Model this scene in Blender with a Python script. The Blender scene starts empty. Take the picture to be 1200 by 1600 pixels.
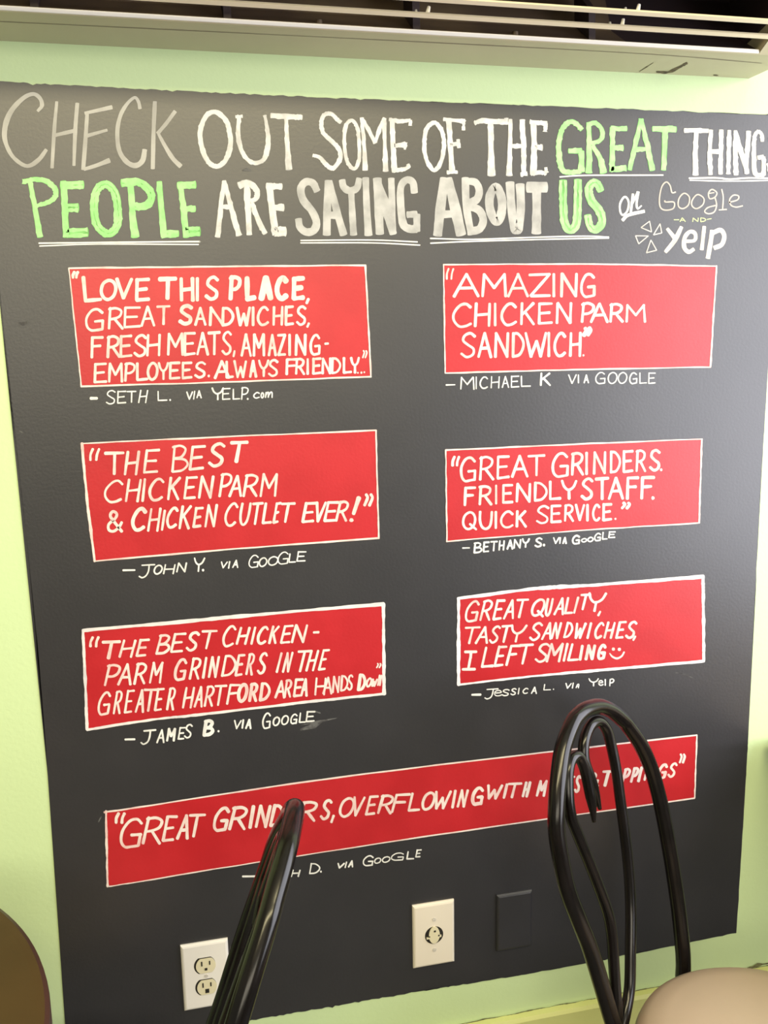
import bpy, bmesh, math, random
from mathutils import Vector, Matrix
random.seed(7)
SC = bpy.context.scene
C = SC.collection

# ------------------------------------------------------------------ camera
F_PX = 1447.8
CAM = Vector((0.0, 0.0, 1.48))
R2 = Vector((0.97347985, -0.22800215, -0.0187618))
U2 = Vector((0.05880695, 0.17013909, 0.98366378))
FW = Vector((0.22108534, 0.95868019, -0.17903508))
WALL_Y = 1.41
cd = bpy.data.cameras.new('camera')
cam = bpy.data.objects.new('camera', cd)
C.objects.link(cam)
cd.sensor_fit = 'VERTICAL'
cd.sensor_height = 36.0
cd.lens = F_PX / 1600 * 36.0
cd.clip_start = 0.02
cam.matrix_world = Matrix(((R2.x, U2.x, -FW.x, CAM.x), (R2.y, U2.y, -FW.y, CAM.y), (R2.z, U2.z, -FW.z, CAM.z), (0, 0, 0, 1)))
SC.camera = cam

# ------------------------------------------------------------------ light
SC.view_settings.view_transform = 'Standard'
SC.view_settings.look = 'None'
SC.view_settings.gamma = 1.0
SC.view_settings.use_curve_mapping = False
SC.view_settings.exposure = -0.3
world = bpy.data.worlds.new('sky')
SC.world = world
world.use_nodes = True
bgn = world.node_tree.nodes['Background']
bgn.inputs[0].default_value = (0.80, 0.92, 1.0, 1)
bgn.inputs[1].default_value = 0.5


def area(name, loc, aim, sx, sy, power, col):
    ld = bpy.data.lights.new(name, 'AREA')
    ld.shape = 'RECTANGLE'
    ld.size, ld.size_y = sx, sy
    ld.energy = power
    ld.color = col
    o = bpy.data.objects.new(name, ld)
    C.objects.link(o)
    o.location = loc
    d = Vector(aim) - Vector(loc)
    o.rotation_euler = d.to_track_quat('-Z', 'Y').to_euler()
    return o


RX, LX, BY, CZ = 1.75, -2.3, -3.2, 2.95      # right wall, left wall, rear wall, ceiling
WIN = (-0.7, 1.30, 0.62, 2.30)               # right window: y0, y1, z0, z1
SHOP = (-1.9, 1.2, 1.5, 2.75)                 # shop front window in the rear wall: x0, x1, z0, z1
area('daylight_side', (RX + 0.06, (WIN[0] + WIN[1]) / 2, (WIN[2] + WIN[3]) / 2), (0, (WIN[0] + WIN[1]) / 2, (WIN[2] + WIN[3]) / 2),
     WIN[1] - WIN[0], WIN[3] - WIN[2], 88, (0.92, 0.92, 1.0))
area('daylight_front', ((SHOP[0] + SHOP[1]) / 2, BY - 0.06, (SHOP[2] + SHOP[3]) / 2), ((SHOP[0] + SHOP[1]) / 2, 0, (SHOP[2] + SHOP[3]) / 2),
     SHOP[1] - SHOP[0], SHOP[3] - SHOP[2], 85, (1.0, 0.90, 0.70))
area('ceiling_light', (0.1, -0.6, CZ - 0.16), (0.1, 1.4, 1.9), 2.4, 0.3, 72, (1.0, 0.87, 0.50))

# ------------------------------------------------------------------ helpers


def ray(px):
    return (px[0] - 600) / F_PX * R2 + (800 - px[1]) / F_PX * U2 + FW


def on_wall(px, off=0.0):
    d = ray(px)
    return CAM + d * ((WALL_Y - off) / d.y)


def on_level(px, z):
    d = ray(px)
    return CAM + d * ((z - CAM.z) / d.z)


def srgb(r, g, b):
    f = lambda c: (c / 255 / 12.92) if c / 255 <= 0.04045 else ((c / 255 + 0.055) / 1.055) ** 2.4
    return (f(r), f(g), f(b), 1)


def mat(name, col, rough=0.5, col2=None, scale=20.0, lo=0.4, hi=0.6, bump=0.0, bscale=200.0, metal=0.0, coat=0.0, spec=0.5, stretch=None):
    m = bpy.data.materials.new(name)
    m.use_nodes = True
    nt = m.node_tree
    b = nt.nodes['Principled BSDF']
    col = tuple(col[:3]) + (1,)
    b.inputs['Base Color'].default_value = col
    b.inputs['Roughness'].default_value = rough
    b.inputs['Metallic'].default_value = metal
    b.inputs['Coat Weight'].default_value = coat
    b.inputs['Coat Roughness'].default_value = 0.12
    b.inputs['Specular IOR Level'].default_value = spec
    tc = nt.nodes.new('ShaderNodeTexCoord')
    vec = tc.outputs['Object']
    if stretch:
        mp = nt.nodes.new('ShaderNodeMapping')
        mp.inputs['Scale'].default_value = stretch
        nt.links.new(vec, mp.inputs[0])
        vec = mp.outputs[0]
    if col2 is not None:
        n = nt.nodes.new('ShaderNodeTexNoise')
        n.inputs['Scale'].default_value = scale
        n.inputs['Detail'].default_value = 5
        nt.links.new(vec, n.inputs['Vector'])
        r = nt.nodes.new('ShaderNodeValToRGB')
        r.color_ramp.elements[0].position = lo
        r.color_ramp.elements[0].color = col
        r.color_ramp.elements[1].position = hi
        r.color_ramp.elements[1].color = tuple(col2[:3]) + (1,)
        nt.links.new(n.outputs['Fac'], r.inputs[0])
        nt.links.new(r.outputs[0], b.inputs['Base Color'])
    if bump > 0:
        n2 = nt.nodes.new('ShaderNodeTexNoise')
        n2.inputs['Scale'].default_value = bscale
        n2.inputs['Detail'].default_value = 3
        nt.links.new(tc.outputs['Object'], n2.inputs['Vector'])
        bp = nt.nodes.new('ShaderNodeBump')
        bp.inputs['Strength'].default_value = bump
        bp.inputs['Distance'].default_value = 0.002
        nt.links.new(n2.outputs['Fac'], bp.inputs['Height'])
        nt.links.new(bp.outputs[0], b.inputs['Normal'])
    return m


M = {}
M['wall'] = mat('lime_wall_paint', (0.60, 0.755, 0.42), 0.5, (0.62, 0.775, 0.435), 2.5, 0.35, 0.7, bump=0.12, bscale=160)
M['far'] = mat('grey_wall_paint', (0.27, 0.28, 0.27), 0.7)
M['base'] = mat('yellow_base_paint', (0.68, 0.70, 0.28), 0.45, (0.62, 0.65, 0.25), 6)
M['ceil'] = mat('ceiling_paint', (0.50, 0.49, 0.45), 0.8)
M['floor'] = mat('floor_tile', (0.09, 0.09, 0.09), 0.5, (0.13, 0.125, 0.12), 5)
M['board'] = mat('chalkboard_paint', (0.0175, 0.0170, 0.0205), 0.40, (0.023, 0.022, 0.026), 9, 0.35, 0.75, bump=0.08, bscale=220, spec=0.9)
M['red'] = mat('red_paint', (0.45, 0.008, 0.014), 0.42, (0.49, 0.011, 0.018), 14, bump=0.08, bscale=220, spec=0.65)
M['chalk'] = mat('white_paint_pen', (0.52, 0.52, 0.52), 0.7, (0.30, 0.30, 0.30), 45, 0.42, 0.70)
M['chalk_hi'] = mat('white_paint_pen_edge', (0.63, 0.63, 0.63), 0.7, (0.46, 0.46, 0.46), 60, 0.45, 0.65)
M['chalk_grey'] = mat('thin_white_paint', (0.48, 0.48, 0.48), 0.7, (0.28, 0.28, 0.28), 40, 0.36, 0.70)
M['green'] = mat('green_paint_pen', (0.25, 0.62, 0.20), 0.7, (0.12, 0.33, 0.09), 45, 0.42, 0.68)
M['green_hi'] = mat('green_paint_pen_edge', (0.38, 0.74, 0.31), 0.7, (0.28, 0.65, 0.23), 60)
M['pen'] = mat('white_pen_on_red', (0.80, 0.70, 0.66), 0.65, (0.74, 0.47, 0.45), 38, 0.45, 0.70)
M['fine'] = mat('fine_white_pen', (0.80, 0.80, 0.78), 0.65, (0.62, 0.62, 0.60), 50, 0.45, 0.7)
M['smudge'] = mat('chalk_dust', (0.11, 0.11, 0.11), 0.8, (0.05, 0.048, 0.05), 90, 0.42, 0.6)
M['plate'] = mat('white_plastic', (0.80, 0.77, 0.73), 0.3)
M['socket'] = mat('ivory_plastic', (0.72, 0.66, 0.46), 0.35)
M['dark'] = mat('dark_slot', (0.015, 0.012, 0.010), 0.6)
M['screw'] = mat('painted_screw', (0.66, 0.62, 0.56), 0.35, metal=0.2)
M['ac'] = mat('aged_white_plastic', (0.50, 0.45, 0.30), 0.4, (0.45, 0.41, 0.27), 4)
M['louvre'] = mat('cream_plastic', (0.72, 0.64, 0.46), 0.35)
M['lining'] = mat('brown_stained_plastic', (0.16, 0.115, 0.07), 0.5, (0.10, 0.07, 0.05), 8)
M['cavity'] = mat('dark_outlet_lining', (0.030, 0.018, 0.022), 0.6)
M['metal'] = mat('black_enamelled_steel', (0.004, 0.003, 0.003), 0.2, (0.007, 0.005, 0.005), 30, spec=0.4)
M['vinyl'] = mat('tan_vinyl', (0.46, 0.365, 0.27), 0.5, (0.49, 0.385, 0.285), 6, bump=0.05, bscale=500)
M['table'] = mat('brown_laminate', (0.058, 0.031, 0.008), 0.55, (0.07, 0.038, 0.011), 7, spec=0.25)
M['tedge'] = mat('dark_table_edge', (0.045, 0.018, 0.012), 0.4)
M['frame'] = mat('window_frame_paint', (0.6, 0.6, 0.55), 0.4)


def link(name, bm, m, parent=None, smooth=False):
    me = bpy.data.meshes.new(name)
    bm.normal_update()
    bm.to_mesh(me)
    bm.free()
    for mm in (m if isinstance(m, (list, tuple)) else [m]):
        me.materials.append(mm)
    if smooth:
        for p in me.polygons:
            p.use_smooth = True
    o = bpy.data.objects.new(name, me)
    C.objects.link(o)
    if parent:
        o.parent = parent
    return o


def tag(o, label, cat, group=None):
    o['label'] = label
    o['category'] = cat
    if group:
        o['group'] = group
    return o


def thing(name, label, cat, loc=(0, 0, 0), rz=0.0, group=None):
    o = bpy.data.objects.new(name, None)
    C.objects.link(o)
    o.location = loc
    o.rotation_euler = (0, 0, rz)
    o.empty_display_size = 0.1
    return tag(o, label, cat, group)


def box(bm, x0, x1, y0, y1, z0, z1, mi=0):
    v = [bm.verts.new((x, y, z)) for z in (z0, z1) for y in (y0, y1) for x in (x0, x1)]
    for q in ((0, 2, 3, 1), (4, 5, 7, 6), (0, 1, 5, 4), (2, 6, 7, 3), (0, 4, 6, 2), (1, 3, 7, 5)):
        f = bm.faces.new([v[i] for i in q])
        f.material_index = mi
    return v


def bev(bm, w, seg=2):
    bmesh.ops.bevel(bm, geom=bm.edges[:], offset=w, segments=seg, affect='EDGES', profile=0.5)


def struct(name, boxes, m, bevel=0):
    bm = bmesh.new()
    for b in boxes:
        box(bm, *b)
    if bevel:
        bev(bm, bevel)
    o = link(name, bm, m)
    o['kind'] = 'structure'
    return o


def catmull(pts, n=6, closed=False):
    P = [Vector(p) for p in pts]
    if len(P) < 3:
        return [P[0].lerp(P[1], k / n) for k in range(n + 1)]
    out = []
    N = len(P)
    segs = N if closed else N - 1
    for i in range(segs):
        if closed:
            a, b, c, d = P[(i - 1) % N], P[i], P[(i + 1) % N], P[(i + 2) % N]
        else:
            b, c = P[i], P[i + 1]
            a = P[i - 1] if i > 0 else b * 2 - c
            d = P[i + 2] if i + 2 < N else c * 2 - b
        for k in range(n):
            t = k / n
            out.append(0.5 * (2 * b + (c - a) * t + (2 * a - 5 * b + 4 * c - d) * t * t + (3 * b - a - 3 * c + d) * t ** 3))
    out.append(out[0].copy() if closed else P[-1].copy())
    return out


LAYER = [0]
CAP = [0.8]


def ribbon(bm, pts, w, place, mi=0, closed=False, curve=True, jit=0.05, edge=None, n=6):
    """one brush stroke: pts in photo-independent 2D units already mapped to place(); w is its full width"""
    if curve:
        L = catmull(pts, n, closed)
    else:
        P = [Vector(p) for p in pts]
        L = []
        for a, b in zip(P[:-1], P[1:]):
            m_ = max(2, int((b - a).length / 6))
            L += [a.lerp(b, k / m_) for k in range(m_)]
        L.append(P[-1])
    ws = w if isinstance(w, (list, tuple)) else [w, w]
    N = len(L)
    LAYER[0] = (LAYER[0] + 1) % 9
    lift = LAYER[0] * 3e-5
    left, right, cen = [], [], []
    ph = random.random() * 9
    for i in range(N):
        t = i / max(1, N - 1)
        q = t * (len(ws) - 1)
        j = min(int(q), len(ws) - 2)
        hw = 0.5 * (ws[j] * (1 - (q - j)) + ws[j + 1] * (q - j))
        hw *= 1 + jit * (math.sin(i * 0.9 + ph) * 0.6 + random.uniform(-0.7, 0.7))
        if closed:
            T = L[(i + 1) % (N - 1)] - L[(i - 1) % (N - 1)] if i < N - 1 else L[1] - L[N - 2]
        else:
            T = L[min(i + 1, N - 1)] - L[max(i - 1, 0)]
        T = T.normalized() if T.length > 1e-9 else Vector((1, 0))
        Nn = Vector((-T.y, T.x))
        left.append(L[i] + Nn * hw)
        right.append(L[i] - Nn * hw)
        cen.append((L[i], T, Nn, hw))
    if not closed:
        for end, sgn in ((0, -1), (N - 1, 1)):
            c, T, Nn, hw = cen[end]
            fan = [c + Nn * hw * math.cos(a) + T * sgn * hw * math.sin(a) * CAP[0] for a in [math.pi * k / 6 for k in range(7)]]
            vs = [bm.verts.new(place(p, lift)) for p in fan]
            f = bm.faces.new(vs)
            f.material_index = mi
    vl = [bm.verts.new(place(p, lift)) for p in left]
    vr = [bm.verts.new(place(p, lift)) for p in right]
    for i in range(N - 1):
        f = bm.faces.new((vl[i], vl[i + 1], vr[i + 1], vr[i]))
        f.material_index = mi
    if edge:
        ew, emi = edge
        for side in (left, right):
            pts2 = [side[i].lerp(cen[i][0], min(0.9, ew * 0.5 / max(cen[i][3], 1e-6))) for i in range(N)]
            LAYER[0] = (LAYER[0] + 1) % 9
            l2 = 3.2e-4 + LAYER[0] * 2e-5
            va, vb = [], []
            for i in range(N):
                Nn = cen[i][2]
                h = ew * 0.5 * (1 + random.uniform(-.45, .35))
                va.append(bm.verts.new(place(pts2[i] + Nn * h, l2)))
                vb.append(bm.verts.new(place(pts2[i] - Nn * h, l2)))
            for i in range(N - 1):
                f = bm.faces.new((va[i], va[i + 1], vb[i + 1], vb[i]))
                f.material_index = emi


def fix_normals(bm, toward):
    bm.normal_update()
    for f in bm.faces:
        if f.normal.dot(toward) < 0:
            f.normal_flip()


FRONT = Vector((0, -1, 0))


def tube(bm, pts, rad, seg=14, n=6, closed=False, caps=True, smooth_in=True):
    """round bar along a 3D path; rad may be a list spread over the path"""
    L = catmull(pts, n, closed) if smooth_in else [Vector(p) for p in pts]
    rs = rad if isinstance(rad, (list, tuple)) else [rad, rad]
    N = len(L)
    rings = []
    prev = None
    for i in range(N):
        T = (L[min(i + 1, N - 1)] - L[max(i - 1, 0)])
        if closed and i in (0, N - 1):
            T = L[1] - L[N - 2]
        T.normalize()
        if prev is None:
            a = Vector((0, 0, 1)) if abs(T.z) < 0.9 else Vector((1, 0, 0))
            X = a.cross(T).normalized()
        else:
            X = (prev - T * prev.dot(T)).normalized()
        prev = X
        Y = T.cross(X)
        q = i / (N - 1) * (len(rs) - 1)
        j = min(int(q), len(rs) - 2)
        r = rs[j] * (1 - (q - j)) + rs[j + 1] * (q - j)
        rings.append([bm.verts.new(L[i] + X * r * math.cos(2 * math.pi * k / seg) + Y * r * math.sin(2 * math.pi * k / seg)) for k in range(seg)])
    for a, b in zip(rings[:-1], rings[1:]):
        for k in range(seg):
            bm.faces.new((a[k], a[(k + 1) % seg], b[(k + 1) % seg], b[k]))
    if caps and not closed:
        bm.faces.new(list(reversed(rings[0])))
        bm.faces.new(rings[-1])


def lathe(bm, prof, seg=64, center=(0, 0)):
    rings = []
    for r, z in prof:
        if r < 1e-6:
            rings.append([bm.verts.new((center[0], center[1], z))])
        else:
            rings.append([bm.verts.new((center[0] + r * math.cos(2 * math.pi * k / seg), center[1] + r * math.sin(2 * math.pi * k / seg), z)) for k in range(seg)])
    for a, b in zip(rings[:-1], rings[1:]):
        for k in range(seg):
            k2 = (k + 1) % seg
            if len(a) == 1 and len(b) == 1:
                continue
            if len(a) == 1:
                bm.faces.new((a[0], b[k], b[k2]))
            elif len(b) == 1:
                bm.faces.new((a[k], b[0], a[k2]))
            else:
                bm.faces.new((a[k], b[k], b[k2], a[k2]))
    bmesh.ops.recalc_face_normals(bm, faces=bm.faces[:])


def extrude_x(bm, prof, x0, x1, mi=0, caps=True):
    a = [bm.verts.new((x0, y, z)) for y, z in prof]
    b = [bm.verts.new((x1, y, z)) for y, z in prof]
    n = len(prof)
    for i in range(n):
        f = bm.faces.new((a[i], a[(i + 1) % n], b[(i + 1) % n], b[i]))
        f.material_index = mi
    if caps:
        bm.faces.new(list(reversed(a))).material_index = mi
        bm.faces.new(b).material_index = mi
    bmesh.ops.recalc_face_normals(bm, faces=bm.faces[:])


# ------------------------------------------------------------------ the room
struct('wall_back', [(LX - .1, RX + .1, WALL_Y, WALL_Y + .1, 0, CZ)], M['wall'])
struct('floor', [(LX - .1, RX + .1, BY - .1, WALL_Y + .1, -.1, 0)], M['floor'])
struct('ceiling', [(LX - .1, RX + .1, BY - .1, WALL_Y + .1, CZ, CZ + .1)], M['ceil'])
struct('wall_left', [(LX - .1, LX, BY, WALL_Y, 0, CZ)], M['far'])
y0, y1, z0, z1 = WIN
struct('wall_right', [(RX, RX + .1, BY, y0, 0, CZ), (RX, RX + .1, y1, WALL_Y, 0, CZ), (RX, RX + .1, y0, y1, 0, z0), (RX, RX + .1, y0, y1, z1, CZ)], M['far'])
struct('window_1', [(RX, RX + .05, y0, y0 + .05, z0, z1), (RX, RX + .05, y1 - .05, y1, z0, z1), (RX, RX + .05, y0, y1, z0, z0 + .05), (RX, RX + .05, y0, y1, z1 - .05, z1),
                    (RX - .04, RX + .02, y0 - .03, y1 + .03, z0 - .03, z0)], M['frame'])
x0, x1, z0, z1 = SHOP
struct('wall_rear', [(LX, x0, BY - .1, BY, 0, CZ), (x1, RX, BY - .1, BY, 0, CZ), (x0, x1, BY - .1, BY, 0, z0), (x0, x1, BY - .1, BY, z1, CZ)], M['far'])
struct('window_2', [(x0, x0 + .06, BY - .05, BY, z0, z1), (x1 - .06, x1, BY - .05, BY, z0, z1), (x0, x1, BY - .05, BY, z0, z0 + .06), (x0, x1, BY - .05, BY, z1 - .06, z1),
                    ((x0 + x1) / 2 - .03, (x0 + x1) / 2 + .03, BY - .05, BY, z0, z1)], M['frame'])

# baseboard: a tall painted board, its top edge caulked to the wall
BB_Z = 0.273
bm = bmesh.new()
extrude_x(bm, [(WALL_Y, 0), (WALL_Y - .016, 0), (WALL_Y - .016, BB_Z - .007), (WALL_Y - .012, BB_Z - .001), (WALL_Y, BB_Z)], LX, RX)
bb = link('baseboard_back', bm, M['base'])
bb['kind'] = 'structure'
bm = bmesh.new()
xx = -0.3
while xx < 1.4:
    ln = random.uniform(.03, .16)
    if random.random() < .75:
        pts = [(xx + ln * k / 5, random.uniform(-.0010, .0010)) for k in range(6)]
        ribbon(bm, pts, [0.0004, random.uniform(.0012, .0026), .0004], lambda p, l: Vector((p.x, WALL_Y - .0012 - l, BB_Z + .0014 + p.y)), jit=.3)
    xx += ln
ribbon(bm, [(1.01, -.0005), (1.035, .0005), (1.05, .004), (1.075, .0035)], [.001, .006, .007, .002], lambda p, l: Vector((p.x, WALL_Y - .0016 - l, BB_Z + .003 + p.y)), jit=.3)
fix_normals(bm, FRONT)
o = link('trim_1', bm, mat('dirty_caulk', (0.17, 0.17, 0.08), 0.8, (0.06, 0.05, 0.03), 60))
o['kind'] = 'structure'

# ------------------------------------------------------------------ the chalkboard painted on the wall
edge_l = [(-39, 127), (-17, 325), (0, 476), (25, 700), (58, 1000), (81, 1300), (102, 1600), (105, 1643)]
edge_b = [(105, 1643), (400, 1593), (620, 1555), (860, 1515), (1150.5, 1458)]
edge_r = [(1150.5, 1458), (1166.5, 1200), (1171.5, 1100), (1186.5, 800), (1198.5, 600), (1223.5, 180)]
edge_t = [(1223.5, 180), (1200, 179), (900, 167.5), (600, 156), (300, 143), (0, 127.5), (-39, 125.5)]


def rough_edge(pts, amp, n):
    P = catmull(pts, n)
    out = []
    for i, p in enumerate(P[:-1]):
        j = amp * random.uniform(-1, 1) + (random.uniform(1, 2.5) * amp if random.random() < .05 else 0)
        out.append(Vector((p.x + (j if 0 < i else 0) * .5, p.y + (j if 0 < i else 0))))
    return out


outline = rough_edge(edge_l, .5, 20) + rough_edge(edge_b, .8, 40) + rough_edge(edge_r, .5, 20) + rough_edge(edge_t, .9, 40)
bm = bmesh.new()
BT = 0.0012
fr = [bm.verts.new(on_wall(p, BT)) for p in outline]
bk = [bm.verts.new((v.co.x, WALL_Y - .0002, v.co.z)) for v in fr]
f = bm.faces.new(fr)
n = len(fr)
for i in range(n):
    bm.faces.new((fr[i], bk[i], bk[(i + 1) % n], fr[(i + 1) % n]))
bmesh.ops.triangulate(bm, faces=[f])
bmesh.ops.recalc_face_normals(bm, faces=bm.faces[:])
board = link('chalkboard', bm, M['board'])
tag(board, 'large dark grey chalkboard wall painted with red review boxes and white hand lettering', 'chalkboard')


def pixplace(off):
    return lambda p, l: on_wall(p, off + l)


class Crop:
    """reading frame of one close-up: corner and magnification"""
    def __init__(self, ox, oy, s):
        self.ox, self.oy, self.s = ox, oy, s

    def p(self, q):
        return (self.ox + q[0] / self.s, self.oy + q[1] / self.s)


def strokes(name, crop, items, mats, parent, off, edge=None, label=None):
    bm = bmesh.new()
    for it in items:
        pts, w = it[0], it[1]
        kind = it[2] if len(it) > 2 else 'c'
        mi = it[3] if len(it) > 3 else 0
        P = [crop.p(q) for q in pts]
        ws = [x / crop.s for x in w] if isinstance(w, (list, tuple)) else w / crop.s
        closed = kind == 'o'
        if closed and (Vector(P[0]) - Vector(P[-1])).length < 1e-6:
            P = P[:-1]
        if kind == 'l':
            for a, b in zip(P[:-1], P[1:]):
                ribbon(bm, [a, b], ws, pixplace(off), mi, curve=False, edge=edge)
        else:
            ribbon(bm, P, ws, pixplace(off), mi, closed=closed, edge=edge)
    fix_normals(bm, FRONT)
    o = link(name, bm, mats, parent)
    if label:
        o['label'] = label
    return o


TXT = BT + 0.0002
K3, K4, K5, K6, K7 = Crop(0, 130, 4), Crop(280, 150, 4), Crop(480, 160, 4), Crop(740, 160, 4.615), Crop(960, 180, 5)
WH = [M['chalk'], M['chalk_hi']]
GY = [M['chalk_grey'], M['chalk_hi']]
GR = [M['green'], M['green_hi']]


def word(crop, items, mats, edge=None, label=None):
    CAP[0] = 0.25
    strokes('heading_word', crop, items, mats, board, TXT, edge, label)
    CAP[0] = 0.8


# first heading line
word(K3, [([(235, 175), (262, 140), (250, 95), (210, 68), (150, 90), (80, 160), (40, 240), (28, 330), (50, 410), (95, 475), (170, 518), (240, 480), (290, 415)], [18, 26, 24, 24, 30, 34, 34, 26, 24, 24, 30, 22]),
          ([(355, 115), (340, 280), (325, 530)], [18, 24, 22]), ([(483, 125), (470, 300), (462, 515)], [24, 26, 20]), ([(345, 325), (475, 295)], 24),
          ([(530, 188), (700, 150)], [20, 26]), ([(545, 190), (535, 340), (520, 540)], [22, 26, 26]), ([(540, 330), (670, 293)], [24, 18]), ([(525, 538), (600, 515), (685, 482)], [22, 24, 32]),
          ([(875, 160), (865, 115), (840, 90), (790, 135), (750, 210), (733, 310), (745, 420), (790, 490), (845, 515), (890, 485), (905, 415)], [22, 20, 18, 24, 26, 26, 30, 32, 34, 30]),
          ([(968, 115), (960, 300), (955, 535)], 26), ([(1095, 175), (1040, 250), (985, 315)], 24), ([(990, 315), (1030, 390), (1080, 470), (1130, 520)], [18, 24, 28, 28])],
     [mat('faded_white_paint', (0.42, 0.415, 0.40), .7, (0.32, 0.315, 0.305), 18), M['chalk_hi']], label='thin faded white word CHECK')
word(K4, [([(225, 100), (165, 130), (130, 230), (150, 350), (190, 420), (240, 440), (290, 400), (320, 310), (315, 230), (290, 150)], 31, 'o'),
          ([(375, 125), (368, 230), (385, 330), (430, 400), (480, 418), (530, 395), (552, 330), (553, 230), (535, 120)], [26, 28, 28, 26, 26, 28, 34, 26, 18]), ([(352, 130), (396, 126)], 18),
          ([(572, 122), (700, 130), (768, 134)], [34, 36, 30]), ([(668, 140), (675, 290), (685, 460)], [24, 28, 42])], WH, (5, 1), 'white word OUT')
word(K5, [([(212, 125), (185, 105), (150, 72), (105, 80), (88, 130), (100, 190), (150, 240), (200, 295), (205, 355), (160, 412), (115, 385), (80, 345), (35, 330)], [26, 26, 26, 26, 26, 28, 28, 28, 28, 26, 20]),
          ([(275, 112), (240, 150), (232, 260), (250, 370), (295, 415), (325, 350), (320, 200), (305, 140)], 23, 'o'),
          ([(340, 95), (355, 260), (363, 425)], [20, 24, 32]), ([(340, 98), (385, 175), (425, 255)], [22, 26, 24]), ([(425, 250), (455, 160), (485, 98)], [20, 26, 24]), ([(483, 100), (485, 280), (490, 430)], [22, 24, 38]),
          ([(530, 105), (537, 270), (545, 430)], [32, 30, 36]), ([(512, 106), (575, 118), (645, 112)], [22, 30, 22]), ([(645, 110), (644, 146)], [16, 10]), ([(545, 270), (612, 265)], [20, 40]), ([(615, 250), (610, 295)], 12), ([(530, 425), (600, 418), (638, 402)], [30, 26, 16]), ([(628, 385), (640, 410)], 10)],
     WH, (5, 1), 'white word SOME')
word(K5, [([(790, 127), (745, 170), (732, 260), (745, 360), (795, 425), (840, 360), (855, 250), (835, 165)], 26, 'o'),
          ([(885, 110), (895, 270), (905, 432)], [34, 32, 34]), ([(850, 106), (985, 118)], [16, 30]), ([(980, 112), (976, 175)], [20, 10]), ([(890, 264), (945, 258)], [22, 26]), ([(942, 230), (948, 285)], 12), ([(872, 438), (940, 436)], 18)],
     WH, (5, 1), 'white word OF')
word(K6, [([(5, 150), (60, 133), (150, 138), (240, 138)], [24, 40, 40, 36]), ([(236, 112), (238, 160)], 14), ([(122, 150), (125, 330), (130, 528)], [40, 42, 52]),
          ([(265, 122), (262, 330), (255, 528)], [30, 30, 44]), ([(350, 125), (360, 320), (362, 518)], [38, 36, 34]), ([(265, 315), (360, 315)], 32), ([(338, 520), (388, 515)], 20),
          ([(430, 135), (437, 330), (430, 522)], [44, 38, 44]), ([(405, 140), (528, 152)], [26, 36]), ([(520, 150), (515, 212)], [26, 14]), ([(437, 325), (495, 325)], [28, 48]), ([(412, 518), (470, 505), (525, 512)], [24, 34, 26]), ([(525, 508), (520, 468)], [20, 8])],
     WH, (6, 1), 'white word THE')
word(K6, [([(780, 198), (740, 155), (695, 140), (640, 190), (615, 300), (620, 420), (645, 492), (700, 505), (775, 495)], [34, 36, 36, 36, 36, 40, 40, 34, 36]), ([(778, 500), (778, 350)], [46, 36]), ([(685, 350), (778, 350)], [36, 42]),
          ([(830, 155), (835, 330), (830, 508)], [36, 36, 44]), ([(818, 160), (880, 150), (925, 200), (915, 270), (840, 300)], 32), ([(855, 310), (910, 400), (938, 508)], [30, 38, 50]),
          ([(1000, 180), (1000, 340), (998, 498)], [36, 36, 42]), ([(990, 190), (1105, 190)], 36), ([(1000, 330), (1078, 328)], [30, 42]), ([(990, 485), (1100, 472)], [36, 44]),
          ([(1208, 120), (1165, 310), (1125, 488)], 33), ([(1208, 120), (1249, 295), (1288, 490)], [30, 34, 42]), ([(1170, 338), (1257, 336)], 32),
          ([(1290, 192), (1460, 194)], [40, 44]), ([(1380, 200), (1376, 350), (1369, 488)], [44, 38, 38])], GR, (6, 1), 'light green word GREAT')
word(K7, [([(545, 118), (735, 122)], [30, 34]), ([(640, 130), (632, 300), (635, 468)], [36, 38, 48]),
          ([(755, 115), (745, 290), (750, 465)], [32, 32, 38]), ([(835, 115), (832, 290), (828, 460)], [36, 32, 36]), ([(745, 283), (840, 283)], 30),
          ([(897, 118), (892, 290), (888, 460)], 30), ([(945, 120), (945, 300), (950, 468)], [28, 38, 38]), ([(945, 122), (990, 290), (1040, 458)], [26, 42, 30]), ([(1050, 125), (1035, 300), (1030, 458)], [38, 34, 28]),
          ([(1155, 205), (1150, 150), (1120, 130), (1095, 170), (1090, 300), (1095, 440), (1130, 470), (1165, 462)], [32, 30, 30, 30, 34, 40, 36, 40]), ([(1165, 470), (1165, 325)], [36, 32]), ([(1118, 332), (1165, 325)], 34),
          ([(1275, 190), (1260, 150), (1240, 145), (1222, 185), (1227, 250), (1252, 330), (1262, 400), (1242, 450), (1212, 440), (1200, 375)], 22)], WH, (6, 1), 'white word THINGS')

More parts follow.
